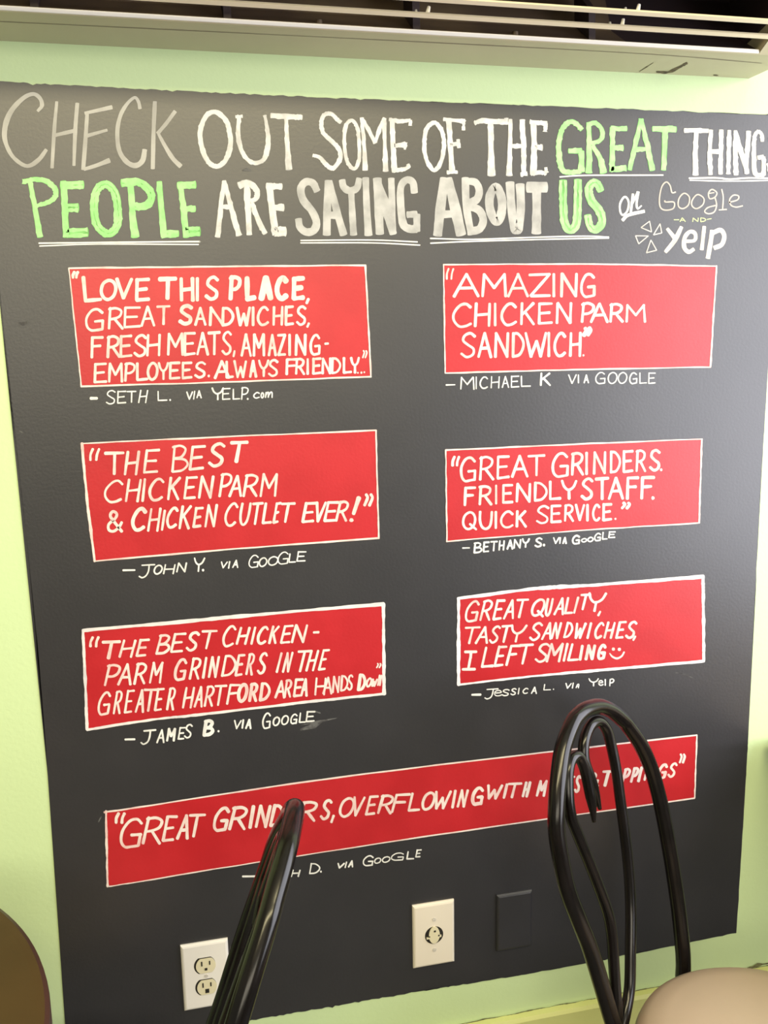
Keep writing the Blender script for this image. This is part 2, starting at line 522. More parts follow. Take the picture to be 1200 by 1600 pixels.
# second heading line
word(K3, [([(185, 605), (215, 760), (250, 962)], [28, 32, 36]), ([(155, 612), (230, 600), (310, 625), (350, 682), (320, 735), (225, 768)], [30, 28, 32, 34, 30, 22]), ([(153, 600), (152, 630)], 16),
          ([(395, 612), (405, 780), (414, 962)], 40), ([(380, 640), (520, 635)], [50, 52]), ([(410, 778), (488, 778)], [50, 58]), ([(415, 938), (548, 932)], [60, 58]),
          ([(662, 632), (605, 670), (588, 770), (600, 870), (640, 925), (690, 938), (735, 880), (735, 770), (715, 680)], 50, 'o'),
          ([(815, 620), (825, 780), (845, 962)], [38, 36, 48]), ([(760, 625), (860, 618), (930, 665), (945, 725), (905, 768), (825, 770)], [50, 46, 50, 48, 48, 46]),
          ([(995, 615), (1008, 780), (1028, 962)], [34, 38, 40]), ([(1010, 942), (1115, 940)], [50, 42]),
          ([(1125, 618), (1145, 780), (1165, 962)], [34, 36, 42]), ([(1110, 640), (1222, 635)], [44, 46]), ([(1145, 785), (1220, 785)], [30, 40]), ([(1160, 930), (1248, 925)], [62, 60])], GR, (6, 1), 'light green word PEOPLE')
word(K4, [([(280, 530), (260, 690), (240, 882)], [22, 28, 34]), ([(280, 530), (325, 700), (375, 872)], [22, 30, 34]), ([(265, 692), (325, 692)], 28),
          ([(420, 540), (430, 700), (438, 868)], [40, 38, 34]), ([(372, 560), (430, 542), (485, 590), (480, 640), (445, 658)], [44, 38, 34, 32, 28]), ([(455, 670), (500, 790), (538, 860)], [28, 34, 32]),
          ([(562, 548), (580, 700), (602, 868)], 42), ([(545, 563), (642, 566)], [38, 36]), ([(590, 698), (652, 698)], [34, 46]), ([(595, 848), (665, 846)], 60)],
     [mat('creamy_white_paint', (0.55, 0.55, 0.545), .7, (0.34, 0.34, 0.34), 40, .42, .7), M['chalk_hi']], (6, 1), 'white word ARE')
word(K4, [([(862, 595), (835, 545), (790, 538), (760, 580), (775, 650), (830, 720), (858, 790), (840, 840), (795, 850), (755, 820), (745, 768)], [44, 46, 48, 48, 48, 48, 48, 50, 48, 44, 42]),
          ([(932, 530), (925, 700), (922, 868)], [44, 48, 50]), ([(942, 530), (980, 700), (1028, 868)], [30, 46, 46]), ([(930, 745), (1000, 745)], 48),
          ([(1018, 525), (1028, 568), (1065, 592), (1110, 575), (1125, 515)], [40, 44, 46, 44, 36]), ([(1075, 600), (1082, 740), (1090, 868)], [38, 42, 44]),
          ([(1165, 512), (1172, 690), (1183, 870)], [42, 42, 50]),
          ([(1238, 516), (1246, 690), (1254, 862)], 54), ([(1240, 520), (1290, 690), (1338, 862)], [30, 66, 44]), ([(1325, 515), (1331, 690), (1338, 862)], [42, 40, 38]),
          ([(1470, 605), (1460, 540), (1420, 525), (1385, 570), (1385, 690), (1400, 800), (1440, 830), (1485, 830)], [44, 46, 44, 44, 46, 50, 50, 52]), ([(1485, 845), (1485, 740)], [44, 44]), ([(1425, 742), (1485, 738)], 42)], GY, None, 'thick pale grey word SAYING')
word(K5, [([(860, 475), (835, 640), (815, 832)], [60, 60, 58]), ([(880, 475), (920, 640), (962, 828)], [50, 66, 66]), ([(850, 700), (935, 695)], 48),
          ([(988, 472), (995, 650), (1025, 825)], 46), ([(985, 492), (1050, 500), (1075, 550), (1060, 605), (1010, 630)], [42, 46, 46, 50, 50]), ([(1010, 648), (1075, 675), (1100, 735), (1078, 790), (1025, 806)], [50, 50, 48, 50, 48]),
          ([(1178, 528), (1142, 585), (1142, 665), (1170, 735), (1200, 735), (1218, 660), (1212, 585)], 54, 'o'),
          ([(1267, 500), (1276, 650), (1292, 780), (1308, 800), (1325, 780), (1335, 650), (1330, 512)], [54, 52, 50, 50, 50, 52, 54]),
          ([(1375, 530), (1497, 530)], 68, 'l'), ([(1434, 540), (1434, 690), (1432, 818)], [54, 54, 62])], GY, None, 'thick pale grey word ABOUT')
word(K6, [([(645, 562), (645, 720), (655, 860), (695, 918), (740, 875), (750, 720), (752, 558)], [58, 56, 56, 60, 60, 58, 58]),
          ([(918, 640), (895, 590), (860, 580), (832, 620), (845, 700), (910, 790), (925, 870), (880, 918), (838, 890), (822, 812)], [50, 54, 56, 56, 60, 60, 58, 56, 52, 50])], GR, (5, 1), 'thick light green word US')
K1 = Crop(0, 0, 1)
ul = lambda pts, w=2.0: (pts, w)
for lab, mats_, items in (
        ('pale double line under the word PEOPLE', [M['fine']], [ul([(61, 380), (180, 378.6), (300, 377.5), (312, 378)], 2.4), ul([(62, 384.5), (150, 381.5), (310, 382)])]),
        ('pale double line under the word SAYING', [M['fine']], [ul([(470, 375.7), (580, 375), (652, 378)]), ul([(470, 379.5), (580, 379.5), (656, 383)])]),
        ('pale double line under ABOUT US', [M['fine']], [ul([(672.5, 372.5), (740, 374), (827, 371), (913, 369), (951, 370.6)], 2.2), ul([(673, 380), (740, 377), (870, 373.5), (951, 372)], 2.2)]),
        ('thin pale line under the word GREAT', [M['fine']], [ul([(875, 276.4), (913, 274), (1000, 273.8), (1036, 273.6)], 2.2)]),
        ('pale double line under the word THINGS', [M['fine']], [ul([(1077, 278.4), (1120, 278), (1140, 280), (1170, 278), (1212, 279)], 2.6), ul([(1078, 281.6), (1140, 283), (1212, 281.6)])])):
    strokes('underline', K1, items, mats_, board, TXT, label=lab)
word(K7, [([(75, 640), (45, 690), (45, 750), (65, 780), (100, 750), (112, 690), (100, 650)], 16, 'o'), ([(145, 615), (128, 758)], 20), ([(140, 690), (185, 598)], 18), ([(185, 598), (173, 690), (182, 730), (213, 706)], [24, 18, 16, 10]), ([(62, 822), (110, 780), (235, 750)], 26)],
     [M['fine']], label='small slanted white word on')
word(K7, [([(480, 600), (450, 604), (435, 550), (405, 522), (370, 560), (352, 650), (360, 720), (400, 742), (460, 728), (465, 680), (400, 678), (393, 666)], 11),
          ([(545, 610), (505, 650), (500, 710), (535, 730), (578, 700), (585, 640)], 11, 'o'), ([(650, 620), (610, 660), (605, 705), (640, 730), (690, 700), (698, 650)], 11, 'o'),
          ([(762, 580), (735, 610), (745, 652), (785, 640), (800, 605)], 11, 'o'), ([(730, 612), (780, 605)], 9), ([(785, 640), (798, 700), (780, 755), (735, 770), (705, 752), (730, 722), (790, 705)], 11),
          ([(838, 578), (850, 640), (845, 735)], 11), ([(815, 740), (878, 736)], 10), ([(893, 682), (960, 662), (970, 632), (930, 625), (900, 660), (910, 702), (950, 718), (1003, 708)], 11)],
     [mat('thin_pink_white_pen', (0.55, 0.50, 0.46), .7, (0.45, 0.41, 0.38), 40)], label='thin outlined search engine name')
word(K7, [([(465, 817), (505, 817)], 7), ([(512, 832), (530, 801)], 7), ([(530, 801), (555, 832)], 7), ([(519, 821), (548, 821)], 6), ([(612, 832), (615, 803)], 7), ([(615, 803), (652, 831)], 7), ([(652, 831), (655, 802)], 7),
          ([(674, 802), (674, 832)], 7), ([(674, 802), (700, 806), (714, 817), (700, 828), (674, 833)], 7), ([(724, 814), (758, 808)], 7)],
     [mat('pale_green_pen', (0.55, 0.66, 0.33), .7)], label='tiny pale green word AND')
word(K7, [([(208, 878), (275, 828), (290, 912), (208, 878)], 8, 'l'), ([(357, 848), (305, 935), (370, 920), (357, 848)], 8, 'l'), ([(165, 942), (265, 943), (190, 1005), (165, 942)], 8, 'l'), ([(285, 975), (250, 1075), (330, 1055), (285, 975)], 8, 'l'),
          ([(412, 885), (470, 958)], [24, 36]), ([(525, 872), (470, 980), (398, 1070)], [30, 38, 28]),
          ([(545, 985), (625, 978), (630, 925), (590, 910), (550, 955), (545, 1030), (580, 1068), (622, 1045)], [26, 28, 32, 30, 34, 36, 34, 28]),
          ([(702, 868), (692, 960), (682, 1052)], 30), ([(765, 900), (750, 1000), (730, 1118)], 36), ([(770, 918), (830, 898), (858, 945), (838, 1010), (778, 1038)], 36)],
     [mat('white_paint_logo', (0.66, 0.62, 0.58), .7, (0.50, 0.46, 0.43), 24)], label='white review site name with burst of four triangles')

# ------------------------------------------------------------------ letter shapes in a unit box, y down; ('c', pts) curves, ('o', pts) closed curves, plain lists are straight
st = lambda *p: ('l', list(p))
cu = lambda *p: ('c', list(p))
cl = lambda *p: ('o', list(p))
G = {
    'A': [st((0, 1), (.5, 0)), st((.5, 0), (1, 1)), st((.2, .64), (.82, .62))],
    'B': [st((.12, 0), (.04, 1)), cu((.02, .05), (.5, 0), (.82, .14), (.6, .42), (.12, .5)), cu((.12, .5), (.75, .52), (.97, .72), (.65, .95), (.04, 1))],
    'C': [cu((1, .16), (.72, .01), (.38, .08), (.06, .42), (.06, .74), (.34, .98), (.7, .98), (1, .86))],
    'D': [st((.06, 0), (.02, 1)), cu((.04, .02), (.5, .04), (.93, .32), (.96, .62), (.6, .92), (.02, .99))],
    'E': [st((.04, 0), (0, 1)), st((.03, .02), (1, 0)), st((.03, .5), (.82, .46)), st((.01, 1), (1, .95))],
    'F': [st((.06, .02), (0, 1)), st((.04, .02), (1, 0)), st((.04, .46), (.78, .43))],
    'G': [cu((.95, .17), (.68, .01), (.34, .08), (.05, .42), (.06, .8), (.3, 1), (.62, .99), (.95, .95)), st((.95, .95), (.98, .55)), st((.98, .55), (.52, .58))],
    'H': [st((.06, 0), (0, 1)), st((1, 0), (.94, 1)), st((.04, .52), (.96, .47))],
    'I': [st((.5, 0), (.5, 1))],
    'J': [st((.12, .06), (1, 0)), cu((.62, .03), (.6, .5), (.48, .85), (.22, 1), (0, .9))],
    'K': [st((.05, 0), (0, 1)), st((.95, 0), (.05, .55)), st((.3, .42), (1, 1))],
    'L': [st((.02, 0), (.03, .98)), st((.03, .98), (1, .94))],
    'M': [st((.06, 0), (0, 1)), st((.06, 0), (.5, .62)), st((.5, .62), (.95, 0)), st((.95, 0), (1, 1))],
    'N': [st((.06, 0), (0, 1)), st((.06, 0), (.95, .98)), st((1, 0), (.95, 1))],
    'O': [cl((.52, 0), (.14, .18), (0, .55), (.14, .88), (.46, 1), (.84, .82), (1, .42), (.86, .12))],
    'P': [st((.12, 0), (0, 1)), cu((0, .06), (.5, 0), (.95, .12), (.9, .38), (.55, .54), (.1, .58))],
    'Q': [cl((.48, 0), (.12, .2), (0, .55), (.12, .86), (.42, .96), (.78, .8), (.92, .42), (.8, .1)), st((.52, .68), (1, 1))],
    'R': [st((.1, 0), (0, 1)), cu((0, .05), (.5, 0), (.9, .12), (.84, .36), (.5, .5), (.08, .54)), st((.42, .52), (1, 1))],
    'S': [cu((1, .12), (.68, .0), (.28, .08), (.14, .3), (.5, .48), (.9, .66), (.84, .9), (.4, 1), (0, .86))],
    'T': [st((0, .03), (1, 0)), st((.52, .02), (.5, 1))],
    'U': [cu((.04, 0), (.02, .5), (.18, .88), (.5, 1), (.82, .86), (.97, .5), (1, 0))],
    'V': [st((0, 0), (.45, 1)), st((.45, 1), (1, 0))],
    'W': [st((0, 0), (.26, 1)), st((.26, 1), (.54, .35)), st((.54, .35), (.74, 1)), st((.74, 1), (1, 0))],
    'Y': [cu((0, 0), (.15, .32), (.45, .5), (.8, .35), (1, 0)), st((.5, .48), (.5, 1))],
    'Z': [st((0, .03), (1, 0)), st((1, 0), (.08, .97)), st((.08, .97), (1, .96))],
    '&': [cu((1, 1), (.42, .46), (.2, .2), (.38, 0), (.66, .12), (.55, .34), (.1, .66), (.12, .93), (.45, 1), (.8, .8), (1, .56))],
    '!': [st((.75, .02), (.3, .72)), st((.08, .98), (.09, .99))],
    '.': [st((.4, .5), (.6, .5))],
    ',': [st((.9, 0), (.2, 1))],
    '-': [st((0, .55), (1, .45))],
    '"': [cu((.34, 0), (.1, .5), (.08, 1)), cu((1, 0), (.78, .5), (.72, 1))],
    "'": [cu((.2, 0), (.36, .3), (.0, 1)), cu((.8, 0), (.98, .3), (.62, 1))],
    'e': [cu((.05, .5), (.9, .4), (.7, .05), (.3, .1), (.05, .5), (.25, .9), (.6, 1), (1, .85))],
    'o': [cl((.5, 0), (.1, .3), (.05, .7), (.45, 1), (.9, .7), (.9, .25))],
    'c': [cu((1, .15), (.6, 0), (.15, .35), (.1, .75), (.45, 1), (1, .85))],
    'm': [st((.1, .1), (0, 1)), cu((.05, .6), (.3, .1), (.45, .2), (.42, .95)), cu((.45, .6), (.75, .05), (.95, .2), (.95, 1))],
    'a': [st((0, 1), (.25, .1)), cu((.25, .1), (.7, 0), (.9, .3), (.95, 1)), st((.15, .62), (.85, .58))],
    'p': [st((.12, .05), (0, 1)), cu((.05, .1), (.6, 0), (1, .2), (.7, .5), (.1, .58))],
    'T2': [],
}


def line(bm, crop, w, slant, letters, off, mi=0):
    """letters: (char, x0, x1, ytop, ybot[, width[, slant]]) in close-up units"""
    for L in letters:
        ch, x0, x1, yt, yb = L[:5]
        ww = L[5] if len(L) > 5 and L[5] else w
        sl = L[6] if len(L) > 6 else (0 if ch in '.,-"\'' else slant)
        wd = ww * random.uniform(.92, 1.08)
        # the box given is the outer outline: pull the stroke centres in by half a width
        hx = min(ww * .5, (x1 - x0) * .2)
        a0, a1, b0, b1 = x0 + hx, x1 - hx, yt + ww * .42, yb - ww * .42
        if ch in '.':
            b0, b1 = yt, yb
        if ch not in 'I' and abs(sl) > .45 * (a1 - a0):
            sl = math.copysign(.45 * (a1 - a0), sl)
            wd = min(wd, .30 * (x1 - x0))
        if ch == 'I' and a1 - a0 < abs(sl):
            sl = max(0.0, a1 - a0)
        allp = [q for _, pp in G[ch] for q in pp]
        ext = lambda W_: (min(q[0] * W_ + sl * (1 - q[1]) for q in allp), max(q[0] * W_ + sl * (1 - q[1]) for q in allp))
        lo_, hi_ = 0.0, (a1 - a0) + abs(sl)
        for _ in range(30):
            W = (lo_ + hi_) / 2
            e_ = ext(W)
            if e_[1] - e_[0] > a1 - a0:
                hi_ = W
            else:
                lo_ = W
        a0 -= ext(W)[0]
        for kind, pts in G[ch]:
            P = []
            for gx, gy in pts:
                jx, jy = random.uniform(-.012, .012), random.uniform(-.012, .012)
                P.append(crop.p((a0 + (gx + jx) * W + sl * (1 - gy), b0 + (gy + jy) * (b1 - b0))))
            ws = [wd / crop.s * random.uniform(.82, 1.12) for _ in range(3)]
            if kind == 'l':
                for p, q in zip(P[:-1], P[1:]):
                    ribbon(bm, [p, q], ws, pixplace(off), mi, curve=False)
            elif kind == 'c':
                ribbon(bm, P, ws, pixplace(off), mi)
            else:
                ribbon(bm, P, wd / crop.s, pixplace(off), mi, closed=True)


def seq(text, xs, ya, yb, w=None):
    """letters whose tops and bottoms run along a slope: ya=(x,top,bottom) at the left, yb the same at the right"""
    out = []
    for ch, (x0, x1) in zip(text, xs):
        t = ((x0 + x1) / 2 - ya[0]) / (yb[0] - ya[0])
        out.append((ch, x0, x1, ya[1] + t * (yb[1] - ya[1]), ya[2] + t * (yb[2] - ya[2]), w))
    return out


PANEL = BT + 0.0003
PT = PANEL + 0.0002


def panel(corners, bw, label, mid=None, mats=None, jit=.35):
    bm = bmesh.new()
    names = ('top', 'right', 'bottom', 'left')
    cyc = [corners[i] for i in range(4)]
    ring = []
    edges = []
    for i in range(4):
        a, b = Vector(cyc[i]), Vector(cyc[(i + 1) % 4])
        pts = [a, b]
        if mid and names[i] in mid:
            mq = [Vector(q) for q in mid[names[i]]]
            if names[i] == 'bottom':
                mq.reverse()
            pts = [a] + mq + [b]
        L = catmull(pts, 8) if len(pts) > 2 else [a.lerp(b, k / 16) for k in range(17)]
        edges.append(L)
        ring += L[:-1]
    # filled as a grid between the four drawn edges
    NG = 24

    def at(L, t):
        want = t * sum((q - p_).length for p_, q in zip(L[:-1], L[1:]))
        for p_, q in zip(L[:-1], L[1:]):
            d = (q - p_).length
            if want <= d:
                return p_.lerp(q, want / max(d, 1e-9))
            want -= d
        return L[-1]

    e0, e1, e2, e3 = edges
    grid = []
    for r in range(NG + 1):
        v = r / NG
        row = []
        for c_ in range(NG + 1):
            u = c_ / NG
            T_, B_, R_, L_ = at(e0, u), at(e2, 1 - u), at(e1, v), at(e3, 1 - v)
            q = T_ * (1 - v) + B_ * v + L_ * (1 - u) + R_ * u - Vector(cyc[0]) * (1 - u) * (1 - v) - Vector(cyc[1]) * u * (1 - v) - Vector(cyc[2]) * u * v - Vector(cyc[3]) * (1 - u) * v
            row.append(bm.verts.new(on_wall(q, PANEL)))
        grid.append(row)
    for r in range(NG):
        for c_ in range(NG):
            bm.faces.new((grid[r][c_], grid[r][c_ + 1], grid[r + 1][c_ + 1], grid[r + 1][c_]))
    fix_normals(bm, FRONT)
    o = link('review_box', bm, M['red'], board)
    o['label'] = label
    bm = bmesh.new()
    for i, L in enumerate(edges):
        w = bw[i]
        ws = [w * random.uniform(.75, 1.25) for _ in range(9)]
        P = [Vector((p.x + random.uniform(-.25, .25), p.y + random.uniform(-.3, .3))) for p in L]
        ribbon(bm, P, ws, pixplace(PT), jit=jit * .4, n=3)
    fix_normals(bm, FRONT)
    link('border', bm, mats or M['pen'], o)
    return o


PM = [M['pen']]
FM = [M['fine']]
ADB = dict(mats=FM, parent=board, off=TXT)


QUOTES, CREDITS, PEN_W = {}, {}, 0.90


def quote(p, crop, w, slant, letters, mi=0):
    line(QUOTES.setdefault(p.name, (p, bmesh.new()))[1], crop, w * PEN_W, slant, letters, PT)


def credit(crop, w, slant, letters):
    line(CREDITS.setdefault(p.name, (p, bmesh.new()))[1], crop, w * PEN_W, slant, letters, TXT)


# 1: love this place
a, b = Crop(100, 400, 4.8), Crop(340, 400, 4.8)
p = panel([(107.5, 419), (571, 414.5), (579.6, 588.5), (127, 603.7)], (2.6, 2.6, 2.4, 2.0), 'red box reading LOVE THIS PLACE, top left of the board', {'top': [(340, 416.5)], 'bottom': [(350, 597)]})
quote(p, a, 26, 0, [('"', 56, 118, 112, 172, 22)] + [('L', 130, 292, 150, 350, 30, -14), ('O', 268, 400, 172, 338, 24), ('V', 382, 520, 160, 328, 28), ('E', 532, 648, 165, 342, 28), ('T', 702, 852, 158, 332, 32), ('H', 865, 980, 158, 345, 28, -8), ('I', 990, 1040, 158, 342, 28, 0), ('S', 1054, 1164, 150, 335, 25)])
quote(p, b, 38, 0, [('P', 82, 182, 145, 335, 30), ('L', 203, 295, 148, 340, 40), ('A', 308, 418, 145, 335, 42), ('C', 428, 538, 148, 335, 40), ('E', 552, 660, 152, 335, 38), (',', 662, 692, 315, 362, 20)])
quote(p, a, 22, 0, seq('GREAT', [(160, 310), (328, 448), (445, 578), (572, 685), (690, 803)], (160, 392, 572), (805, 366, 515)) + [('S', 858, 968, 362, 520, 26), ('A', 975, 1070, 382, 525), ('N', 1085, 1205, 380, 525)])
quote(p, b, 23, 0, seq('DWICHES', [(28, 128), (136, 250), (260, 290), (295, 392), (410, 495), (502, 575), (585, 668)], (30, 382, 528), (665, 370, 522)) + [(',', 668, 694, 498, 538, 18)])
quote(p, a, 23, 0, seq('FRESH', [(198, 300), (318, 425), (415, 515), (518, 625), (615, 728)], (200, 602, 772), (725, 582, 752)) + seq('MEATS', [(770, 900), (895, 990), (990, 1090), (1075, 1178), (1178, 1262)], (770, 575, 750), (1260, 562, 745)))
quote(p, b, 22, 0, [(',', 116, 134, 705, 760, 16)] + seq('AMAZING', [(170, 258), (262, 358), (375, 445), (443, 515), (535, 560), (578, 668), (690, 778)], (170, 580, 758), (778, 585, 745), 20) + [('-', 800, 836, 640, 675, 18)])
quote(p, a, 22, 0, seq('EMPLOYEES', [(222, 325), (328, 445), (450, 540), (540, 635), (620, 710), (702, 790), (785, 875), (880, 965), (975, 1068)], (222, 802, 958), (1068, 790, 915)) + [('.', 1080, 1100, 900, 900, 24), ('A', 1122, 1248, 782, 922)])
quote(p, b, 21, 0, seq('LWAYS', [(58, 125), (118, 222), (235, 298), (302, 390), (375, 458)], (60, 785, 922), (458, 772, 905)) + seq('FRIENDLY', [(508, 605), (580, 658), (670, 698), (708, 782), (778, 855), (850, 930), (938, 1012), (992, 1068)], (508, 768, 895), (1068, 755, 882)) + [('.', 1048, 1064, 876, 876, 15), ('.', 1074, 1090, 875, 875, 15), ('.', 1096, 1112, 872, 872, 15), ("'", 1082, 1126, 705, 768, 13)])
credit(a, 12, 0, [('-', 190, 258, 1055, 1080, 24), ('S', 312, 388, 1005, 1115), ('E', 398, 468, 1010, 1108), ('T', 468, 545, 1010, 1102), ('H', 555, 632, 1004, 1105, None, 12), ('L', 700, 778, 1012, 1090), ('.', 792, 808, 1080, 1080, 16), ('V', 916, 968, 1015, 1078, 10), ('I', 968, 990, 1010, 1078, 10, 8), ('A', 992, 1034, 1006, 1068, 10), ('Y', 1105, 1200, 985, 1082, 13)])
credit(b, 12, 0, [('E', 32, 98, 990, 1080), ('L', 112, 172, 995, 1080), ('P', 175, 235, 982, 1080), ('.', 222, 238, 1072, 1072, 14), ('c', 268, 322, 1020, 1070, 10), ('o', 322, 352, 1022, 1068, 10), ('m', 354, 416, 1015, 1065, 10)])

# 2: amazing chicken parm sandwich
a, b = Crop(680, 400, 4.8), Crop(880, 400, 4.8)
p = panel([(693, 413.5), (1119.6, 415.6), (1110, 573.5), (695.6, 583)], (2.4, 2.6, 2.2, 2.2), 'red box reading AMAZING CHICKEN PARM SANDWICH, top right of the board', {'top': [(900, 412.6)], 'bottom': [(900, 577.5)]})
quote(p, a, 24, 0, [('"', 80, 148, 90, 178, 14)] + seq('AMAZING', [(132, 335), (345, 538), (538, 705), (695, 870), (882, 918), (935, 1070), (1088, 1212)], (132, 128, 312), (1212, 125, 312)))
quote(p, a, 24, 0, seq('CHICKEN', [(130, 285), (290, 420), (442, 478), (492, 622), (635, 750), (768, 885), (902, 1028)], (130, 350, 542), (1028, 345, 508)))
quote(p, b, 22, 0, seq('PARM', [(132, 240), (200, 342), (345, 455), (465, 622)], (132, 345, 502), (622, 362, 500)))
quote(p, a, 24, 0, seq('SANDWICH', [(185, 308), (315, 428), (440, 555), (572, 675), (668, 840), (845, 880), (888, 988), (1003, 1100)], (185, 572, 768), (1100, 568, 758)) + [('.', 1108, 1124, 745, 745, 16), ("'", 1100, 1180, 530, 605, 30)])
credit(a, 11, 0, [('-', 78, 152, 955, 978)] + seq('MICHAEL', [(186, 295), (304, 322), (334, 400), (415, 485), (498, 555), (566, 632), (642, 720)], (186, 906, 1005), (720, 896, 982)) + [('K', 785, 868, 875, 975, 14), ('V', 996, 1062, 886, 960), ('I', 1070, 1090, 888, 955), ('A', 1112, 1154, 888, 955)])
credit(b, 11, 0, seq('GOOGLE', [(242, 322), (332, 408), (408, 482), (495, 560), (570, 630), (636, 694)], (242, 868, 960), (694, 874, 960)))

# 3: best chicken parm and cutlet ever
a, b = Crop(120, 660, 4.8), Crop(350, 660, 4.8)
p = panel([(128, 693), (587.5, 672.5), (591.7, 841), (148, 876.7)], (2.2, 2.2, 2.4, 4.2), 'red box reading THE BEST CHICKEN PARM & CHICKEN CUTLET EVER, left middle', {'top': [(350, 682.5)], 'bottom': [(370, 857.5)], 'left': [(136, 780)]})
quote(p, a, 22, 17, [('"', 92, 182, 192, 290, 20), ('T', 202, 362, 218, 395, 24, 0), ('H', 352, 475, 212, 398), ('E', 494, 628, 200, 385), ('B', 708, 840, 168, 378, 19, 6), ('E', 838, 972, 172, 360, 21), ('S', 980, 1120, 150, 338, 27)])
quote(p, b, 30, 24, [('T', 42, 188, 138, 305)])
quote(p, a, 22, 17, seq('CHICKEN', [(205, 352), (360, 488), (485, 526), (538, 660), (675, 782), (798, 910), (908, 1032)], (205, 432, 610), (1030, 395, 570)) + [('P', 1060, 1168, 378, 560)])
quote(p, b, 22, 18, seq('ARM', [(32, 135), (138, 258), (265, 405)], (32, 395, 560), (405, 378, 560)))
quote(p, a, 22, 20, [('&', 230, 358, 660, 825, 21, 0), ('C', 405, 530, 635, 818, 30), ('H', 525, 638, 640, 822), ('I', 632, 668, 655, 815), ('C', 670, 765, 632, 795), ('K', 762, 865, 622, 802), ('E', 865, 955, 635, 792), ('N', 955, 1060, 612, 790)])
quote(p, b, 22, 24, seq('CUTLET', [(2, 110), (115, 210), (210, 300), (282, 360), (362, 435), (425, 540)], (2, 600, 785), (540, 598, 752)) + seq('EVER', [(580, 700), (688, 772), (745, 868), (832, 938)], (580, 600, 758), (938, 585, 742)) + [('!', 938, 1028, 548, 748, 34), ("'", 1042, 1126, 532, 632, 24)])
credit(a, 13, 10, [('-', 340, 442, 1095, 1122, 15), ('J', 462, 590, 1062, 1170), ('O', 575, 645, 1068, 1142), ('H', 645, 742, 1062, 1140), ('N', 745, 828, 1050, 1126), ('Y', 878, 965, 1012, 1122), ('.', 942, 960, 1108, 1108, 18)])
credit(b, 12, 8, [('V', -24, 30, 1042, 1095), ('I', 30, 52, 1040, 1098), ('A', 60, 108, 1030, 1092), ('G', 184, 262, 992, 1092), ('O', 260, 326, 1012, 1085), ('O', 328, 410, 1003, 1075), ('G', 402, 486, 968, 1065), ('L', 482, 540, 982, 1055), ('E', 542, 620, 966, 1045)])

# 4: great grinders friendly staff quick service
a, b = Crop(680, 680, 5.4545), Crop(880, 680, 5.217)
p = panel([(696.5, 703.5), (1096.6, 686), (1092.4, 817), (698.3, 846)], (2.2, 2.6, 2.0, 2.2), 'red box reading GREAT GRINDERS FRIENDLY STAFF QUICK SERVICE, right middle', {'top': [(900, 694)], 'bottom': [(900, 829.5)]})
quote(p, a, 25, 0, [('"', 136, 220, 175, 268, 24)] + seq('GREAT', [(212, 360), (372, 505), (522, 638), (645, 795), (785, 942)], (212, 185, 405), (942, 162, 345)) + [('G', 995, 1150, 145, 358)])
quote(p, b, 24, 0, seq('RINDERS', [(62, 172), (184, 216), (240, 352), (378, 475), (482, 575), (588, 680), (698, 795)], (62, 138, 335), (795, 112, 292), 22) + [('.', 792, 814, 282, 282, 24)])
quote(p, a, 25, 0, seq('FRIENDLY', [(242, 352), (368, 488), (512, 548), (568, 668), (685, 818), (838, 962), (968, 1078), (1070, 1212)], (242, 440, 610), (1212, 375, 545)))
quote(p, b, 28, 0, seq('STAFF', [(140, 250), (255, 378), (362, 498), (510, 622), (628, 752)], (140, 345, 530), (752, 332, 525)) + [('.', 725, 755, 512, 512, 30)])
quote(p, a, 24, 0, seq('QUICK', [(228, 360), (370, 495), (510, 542), (555, 676), (685, 782)], (228, 650, 818), (782, 638, 785)) + seq('SERV', [(855, 975), (980, 1080), (1095, 1186), (1188, 1280)], (855, 598, 765), (1280, 583, 728)))
quote(p, b, 24, 0, seq('ICE', [(192, 220), (235, 308), (318, 402)], (192, 560, 705), (402, 552, 700)) + [('.', 420, 440, 682, 682, 20), ("'", 468, 555, 542, 605, 24)])
credit(a, 16, 4, [('-', 228, 298, 950, 972, 12)] + seq('BETHANY', [(325, 402), (405, 465), (468, 535), (538, 595), (608, 665), (664, 735), (738, 808)], (325, 915, 1012), (808, 875, 955)) + [('S', 845, 915, 872, 956), ('.', 922, 942, 936, 936, 22), ('V', 1002, 1062, 868, 928, 14), ('I', 1058, 1078, 868, 928, 14), ('A', 1082, 1122, 866, 928, 14)])
credit(b, 14, 4, [('G', 72, 138, 812, 890, 15), ('o', 145, 195, 838, 875, 11), ('o', 196, 248, 828, 872, 11), ('G', 252, 310, 795, 864), ('L', 315, 364, 788, 854), ('E', 366, 430, 782, 840)])

# 5: best chicken parm grinders in the greater area
a, b = Crop(120, 930, 4.8), Crop(360, 930, 4.8)
chalky = mat('worn_chalk_border', (0.78, 0.74, 0.74), .8, (0.62, 0.60, 0.62), 40, .4, .65)
p = panel([(129.5, 985), (599, 944), (600.2, 1084), (136, 1140)], (5.0, 5.0, 3.6, 4.6), 'red box reading BEST CHICKEN PARM GRINDERS IN THE GREATER AREA, lower left', {'top': [(300, 970), (440, 957)], 'bottom': [(250, 1123), (310, 1117), (470, 1098)], 'left': [(133, 1060)]}, mats=chalky)
quote(p, a, 21, 28, [('"', 92, 178, 308, 392, 20), ('T', 182, 335, 338, 482, 28, 20)] + seq('HE', [(312, 448), (440, 550)], (312, 335, 475), (550, 325, 460)) + seq('BEST', [(588, 702), (698, 825), (815, 925), (935, 1060)], (588, 298, 452), (1060, 255, 400)) + [('C', 1090, 1200, 225, 390)])
quote(p, b, 21, 28, seq('HICKEN', [(38, 152), (148, 206), (198, 290), (282, 372), (370, 478), (452, 585)], (38, 240, 375), (585, 215, 360)) + [('-', 616, 670, 265, 292, 18)])
